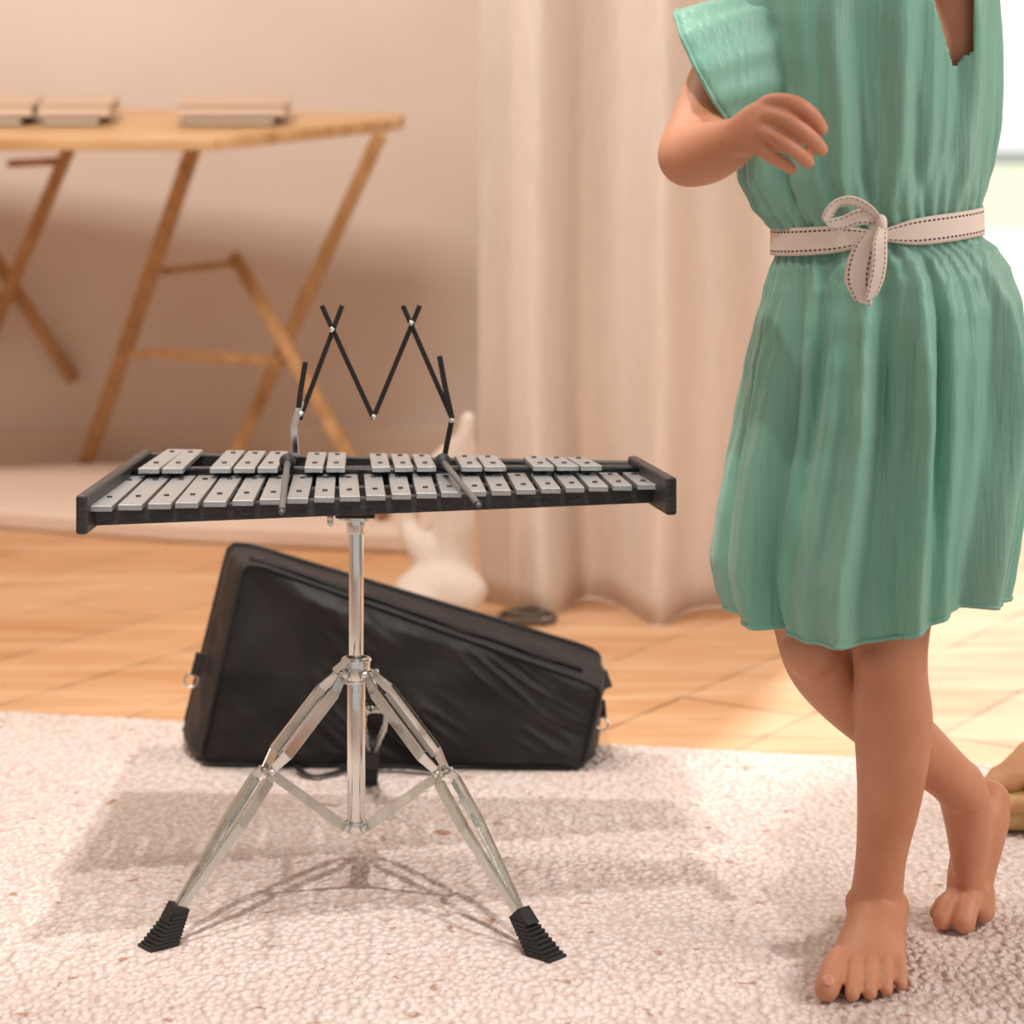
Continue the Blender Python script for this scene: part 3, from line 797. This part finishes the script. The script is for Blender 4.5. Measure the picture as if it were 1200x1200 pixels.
# hair + face, above the frame
bm = bmesh.new(); ellipsoid(bm, P(1070,-228,2.175), (.078,.085,.088)); ellipsoid(bm, P(1055,-150,2.225), (.055,.04,.08))
link('hair', bm, M['hair'], girl)
for px in (1082,1132):
    bm = bmesh.new(); ellipsoid(bm, P(px,-210,2.078), (.008,.005,.006)); link('eye', bm, M['eye'], girl)
bm = bmesh.new(); ellipsoid(bm, P(1104,-160,2.072), (.014,.005,.005)); link('mouth', bm, M['lip'], girl)

# dress ------------------------------------------------------------
rows = [(-52,975,1125,.75),(-42,925,1150,.62),(-28,880,1165,.58),(-10,852,1169,.56),(20,846,1169,.56),(60,848,1169,.56),(100,855,1168,.56),(150,861,1166,.56),(200,866,1160,.57),(232,882,1155,.59),(250,898,1150,.60),
        (262,910,1145,.61),(276,912,1144,.61),(290,910,1150,.62),(305,903,1168,.65),(330,896,1184,.68),(370,886,1198,.70),(420,876,1204,.72),(480,866,1205,.74),(540,855,1203,.74),(600,846,1199,.74),(650,840,1193,.74),(685,846,1188,.74),(712,856,1182,.74)]
def interp(y):
    for k in range(len(rows)-1):
        a, b = rows[k], rows[k+1]
        if a[0] <= y <= b[0]:
            t = (y-a[0])/(b[0]-a[0]); t = t*t*(3-2*t)*.5 + t*.5
            return [lerp(a[i], b[i], t) for i in (1,2,3)]
    return list(rows[-1][1:])
SEG = 420
def dress_pt(y, th, off=0.0, flat=False):
    l_, r_, dep = interp(y)
    cx = (l_+r_)/2; hw = (r_-l_)/2/F*BD
    c = P(cx, y, BD)
    below = max(0, (y-276)/436); above = max(0, (268-y)/268)
    nearw = math.exp(-((y-269)/16.0)**2)
    A = .014 + .120*min(1, below*2.2)**.8 if y > 269 else .016 + .056*min(1, above*3.0)
    if y < 269: A *= 1 if y > 30 else max(.2, (y+60)/90)
    ph = .5*noise.noise(Vector((math.cos(th)*1.2, math.sin(th)*1.2, y*.004)))
    w = .50*math.cos(9*th+.7+2.2*ph) + .32*math.cos(16*th+2.1+3.5*ph) + .20*math.cos(27*th+.4+4*ph) + .5*noise.noise(Vector((math.cos(th)*3.0, math.sin(th)*3.0, y*.0035+4)))
    g = .0022*math.cos(44*th + 6*noise.noise(Vector((th*2, y*.01, 1))))*math.exp(-abs(y-269)/60.0)
    if flat: w = 0; g = 0
    if y > 269:
        fd = min(1, (y-269)/14)*max(0, 1-(y-300)/330)
        for t0, am, sw in ((1.28,.9,.045),(2.22,1.1,.09),(1.70,.5,.05),(.72,.8,.08)): w -= am*fd*math.exp(-((th-t0-.05*ph)/sw)**2)*1.5
    else:
        fu = min(1, (269-y)/14)*max(0, 1-(269-y)/210)
        for t0, am, sw in ((1.15,.9,.06),(2.35,1.1,.07),(1.60,.7,.05),(.62,.8,.07),(1.9,.6,.05)): w -= am*fu*math.exp(-((th-t0-.10*ph-(269-y)*.0006)/sw)**2)*1.6
    wr = hw*(1 + A*(w-.35)) + g + off
    wd = hw*dep*(1 + A*1.5*w) + g + off
    x = c.x + math.cos(th)*wr; yy = BD - math.sin(th)*wd
    tilt = (.10 - .05*below) if y > 269 else .10*max(0, 1-above)
    z = c.z + tilt*(x-c.x)
    hemk = max(0, (y-600)/112)
    # hem dips at front-left and rises to the right of front
    z += hemk*(-.012*math.exp(-((th-1.75)/.55)**2) + .014*math.exp(-((th-.95)/.45)**2)*.8)
    return Vector((x, yy, z))
ys = []
y = -52.0
while y < 712: ys.append(y); y += 4.0
ys.append(712)
bm = bmesh.new(); g = []
for y in ys: g.append([bm.verts.new(dress_pt(y, 2*PI*k/SEG)) for k in range(SEG)])
def in_notch(p, y):
    px = 600 + p.x*F/p.y; py = HZ + (H-p.z)*F/p.y
    if p.y > BD: return False
    if py > 76: return False
    tL = lerp(1085, 1116, max(0,(py+30))/106); tR = 1140 if py < 58 else lerp(1140, 1120, (py-58)/18)
    return tL < px < tR
for j in range(len(ys)-1):
    for k in range(SEG):
        vs = [g[j][k], g[j][(k+1) % SEG], g[j+1][(k+1) % SEG], g[j+1][k]]
        c = sum((v_.co for v_ in vs), Vector())/4
        if in_notch(c, ys[j]): continue
        bm.faces.new(vs)
# hem roll
tube(bm, [dress_pt(711, 2*PI*k/SEG) for k in range(0, SEG, 2)], .0016, 6, closed=True)
# cap sleeve, viewer's left
def sleeve(Cs, Rs, nrm_s):
    ringsv = []; n = len(Cs); S = 90
    for i in range(n):
        C, (ra, rb), nv = Cs[i], Rs[i], nrm_s[i].normalized()
        a = nv.cross(Y).normalized(); b = nv.cross(a).normalized()
        row = []
        for k in range(S):
            t = 2*PI*k/S; w = 1 + (.035*math.cos(11*t+.6)+.03*noise.noise(Vector((math.cos(t)*2, math.sin(t)*2, i*.15))))*(1-.3*i/n)
            row.append(bm.verts.new(C + a*math.cos(t)*ra*w + b*math.sin(t)*rb*w))
        ringsv.append(row)
    for i in range(n-1):
        for k in range(S): bm.faces.new([ringsv[i][k], ringsv[i][(k+1)%S], ringsv[i+1][(k+1)%S], ringsv[i+1][k]])
    loop = [v_.co.copy() for v_ in ringsv[-1]]
    tube(bm, loop[::2], .0013, 6, closed=True)
nA = Vector((-.9, .1, -.15)); nB = Vector((-.86, .22, -.44))
cs = []; rs = []; ns = []
for i in range(14):
    t = i/13
    cs.append(P(955,46,2.172).lerp(P(827,80,2.130), t)); rs.append((lerp(.055,.054,t), lerp(.026,.0450,math.sin(t*PI/2)))); ns.append(nA.lerp(nB, t))
sleeve(cs, rs, ns)
# far sleeve
cs = [P(1085,10,2.19).lerp(P(1112,30,2.215), i/6) for i in range(7)]; rs = [(lerp(.05,.042,i/6), lerp(.045,.04,i/6)) for i in range(7)]
sleeve(cs, rs, [Vector((.35,.8,-.35))]*7)
dress = link('dress', bm, M['dress'], girl, solid=.0012)

# ribbon belt: strip with UVs, then bow
def ribbon(name, pts, width, side_dirs, m, parent, closed=False, thick=.0012):
    bm = bmesh.new(); uvl = bm.loops.layers.uv.new('UVMap')
    pts = [Vector(p) for p in pts]; n = len(pts); cum = [0]
    for i in range(1, n): cum.append(cum[-1] + (pts[i]-pts[i-1]).length)
    if closed: cum.append(cum[-1] + (pts[0]-pts[-1]).length)
    K = 6; g = []
    for i in range(n):
        w = width[i] if isinstance(width, list) else width
        s = side_dirs[i] if isinstance(side_dirs, list) else side_dirs
        g.append([bm.verts.new(pts[i] + s.normalized()*w*(k/K-.5)) for k in range(K+1)])
    for i in range(n if closed else n-1):
        a, b = g[i], g[(i+1) % n]; ua, ub = cum[i], cum[i+1]
        for k in range(K):
            f_ = bm.faces.new([a[k], b[k], b[k+1], a[k+1]])
            for lp, uv_ in zip(f_.loops, ((ua,k/K),(ub,k/K),(ub,(k+1)/K),(ua,(k+1)/K))): lp[uvl].uv = uv_
    me = bpy.data.meshes.new(name); bm.to_mesh(me); bm.free(); me.materials.append(m)
    o = bpy.data.objects.new(name, me); COL.objects.link(o)
    for p in me.polygons: p.use_smooth = True
    md = o.modifiers.new('solidify','SOLIDIFY'); md.thickness = thick; md.offset = 0
    o.parent = parent; 
    pw = parent
    while pw.parent: pw = pw.parent
    o.matrix_parent_inverse = pw.matrix_basis.inverted() if parent is pw else Matrix.Identity(4)
    return o
bp = []
KN = P(1033,262,2.093)
for k in range(200):
    th = 2*PI*k/200; p = dress_pt(270, th, .0060, True)
    # sag: the band is pinched to the knot at front
    dx = (p.x-KN.x)/.03
    bp.append(p)
wd = [lerp(.0235, .010, math.exp(-((p.x-KN.x)/.022)**2) if p.y < BD else 0) for p in bp]
sd = [Vector((0,.12,1)) if p.y < BD else Vector((0,-.12,1)) for p in bp]
belt = ribbon('ribbon_belt', bp, wd, sd, M['ribbon'], girl, closed=True); belt['label'] = 'white ribbon with dashed dark stitching'
def spl(pts, n=10):
    o, _ = crom([Vector(p) for p in pts], [(1.0,1.0)]*len(pts), n); return o
def sub_ribbon(name, ip, w, s, n=10):
    pts = spl([P(*p) for p in ip], n)
    if isinstance(w, list):
        ws, _ = crom([Vector((x,0,0)) for x in w], [(1.,1.)]*len(w), n); w = [x.x for x in ws]
    if isinstance(s, list):
        ss, _ = crom([Vector(x) for x in s], [(1.,1.)]*len(s), n); s = ss
    else: s = Vector(s)
    return ribbon(name, pts, w, s, M['ribbon'], belt)
dk = 2.088
sub_ribbon('bow_loop', [(1034,262,dk),(1020,246,dk-.006),(1000,236,dk-.010),(982,238,dk-.010),(971,250,dk-.008),(968,262,dk-.004),(985,262,dk-.001),(1008,254,dk-.002),(1030,258,dk)],
           [.006,.008,.010,.010,.011,.010,.012,.014,.008], [(.3,-.9,.5),(.5,-.8,.7),(.1,-.7,.9),(-.3,-.7,.7),(-.8,-.7,.3),(-.5,-.6,-.4+1.0),(.0,-.25,1),(.1,-.15,1),(.1,-.2,1)])
sub_ribbon('bow_tail', [(1030,260,dk-.002),(1017,280,dk-.007),(1008,305,dk-.008),(1005,330,dk-.006),(1012,356,dk-.004)], [.010,.021,.022,.021,.015], [(.9,-.1,.35),(1,-.1,.35),(1,-.1,.1),(1,-.1,.0),(1,-.1,-.3)])
sub_ribbon('bow_tail', [(1034,262,dk-.004),(1031,285,dk-.012),(1030,310,dk-.012),(1026,332,dk-.010),(1020,350,dk-.008)], [.008,.013,.014,.014,.012], [(1,.35,.1),(1,.35,.1),(1,.3,.2),(1,.2,.3),(1,.1,.5)])
bm = bmesh.new(); ellipsoid(bm, P(1033,262,dk-.003), (.0048,.0045,.0075)); k_ = link('knot', bm, mat('ribbon_knot', lin(226,210,198), .85), None); k_.parent = belt

# ------------------------------------------------------------ light
w = bpy.data.worlds.new('world'); sc.world = w; w.use_nodes = True
bgk = w.node_tree.nodes['Background']; wt = w.node_tree; tc = wt.nodes.new('ShaderNodeTexCoord'); sx = wt.nodes.new('ShaderNodeSeparateXYZ'); wt.links.new(tc.outputs['Generated'], sx.inputs[0])
mr_ = wt.nodes.new('ShaderNodeMapRange'); mr_.inputs['From Min'].default_value = -.6; mr_.inputs['From Max'].default_value = .9
mr_.inputs['To Min'].default_value = .58; mr_.inputs['To Max'].default_value = 1.15
wt.links.new(sx.outputs[1], mr_.inputs['Value']); wt.links.new(mr_.outputs[0], bgk.inputs['Strength'])
bgk.inputs['Color'].default_value = (1.0, 0.965, 0.94, 1)
def lamp(name, typ, loc, target, energy, col=(1,1,1), **kw):
    l = bpy.data.lights.new(name, typ); l.energy = energy; l.color = col
    for k, v_ in kw.items(): setattr(l, k, v_)
    o = bpy.data.objects.new(name, l); COL.objects.link(o); o.location = loc
    o.rotation_euler = (Vector(target)-Vector(loc)).to_track_quat('-Z','Y').to_euler(); return o
gc = Vector((-.124, 2.36, .38))
lamp('added_spot_a', 'SPOT', (-.13, 1.30, 2.0), (-.20, 2.50, .2), 100, (1,.96,.93), spot_size=math.radians(36), spot_blend=1.0, shadow_soft_size=.02)  # added unseen spot, throws the glockenspiel shadow back across the rug
lamp('added_spot_b', 'SPOT', (-.13, 2.02, 2.3), (-.16, 2.45, .0), 95, (1,.96,.93), spot_size=math.radians(42), spot_blend=1.0, shadow_soft_size=.03)  # second added spot, no real fitting; darkens the rug below the instrument
lamp('garden_sun', 'SUN', (3, 10, 8), (0.8, 3.0, 0), 3.4, (1,.96,.93), angle=math.radians(4))
lamp('window_light', 'AREA', (2.3, 1.5, 1.7), (0.3, 2.7, .2), 40, (1,.965,.94), shape='RECTANGLE', size=1.2, size_y=1.5)
lamp('alcove_fill', 'AREA', (-.75, 3.1, 2.2), (-.6, 4.9, .1), 40, (1,.95,.90), shape='RECTANGLE', size=1.2, size_y=.5)  # unseen fill light added to brighten the recessed back wall

vs_ = sc.view_settings; vs_.view_transform = 'Standard'; vs_.look = 'None'; vs_.gamma = 1; vs_.exposure = 0.0; vs_.use_curve_mapping = False
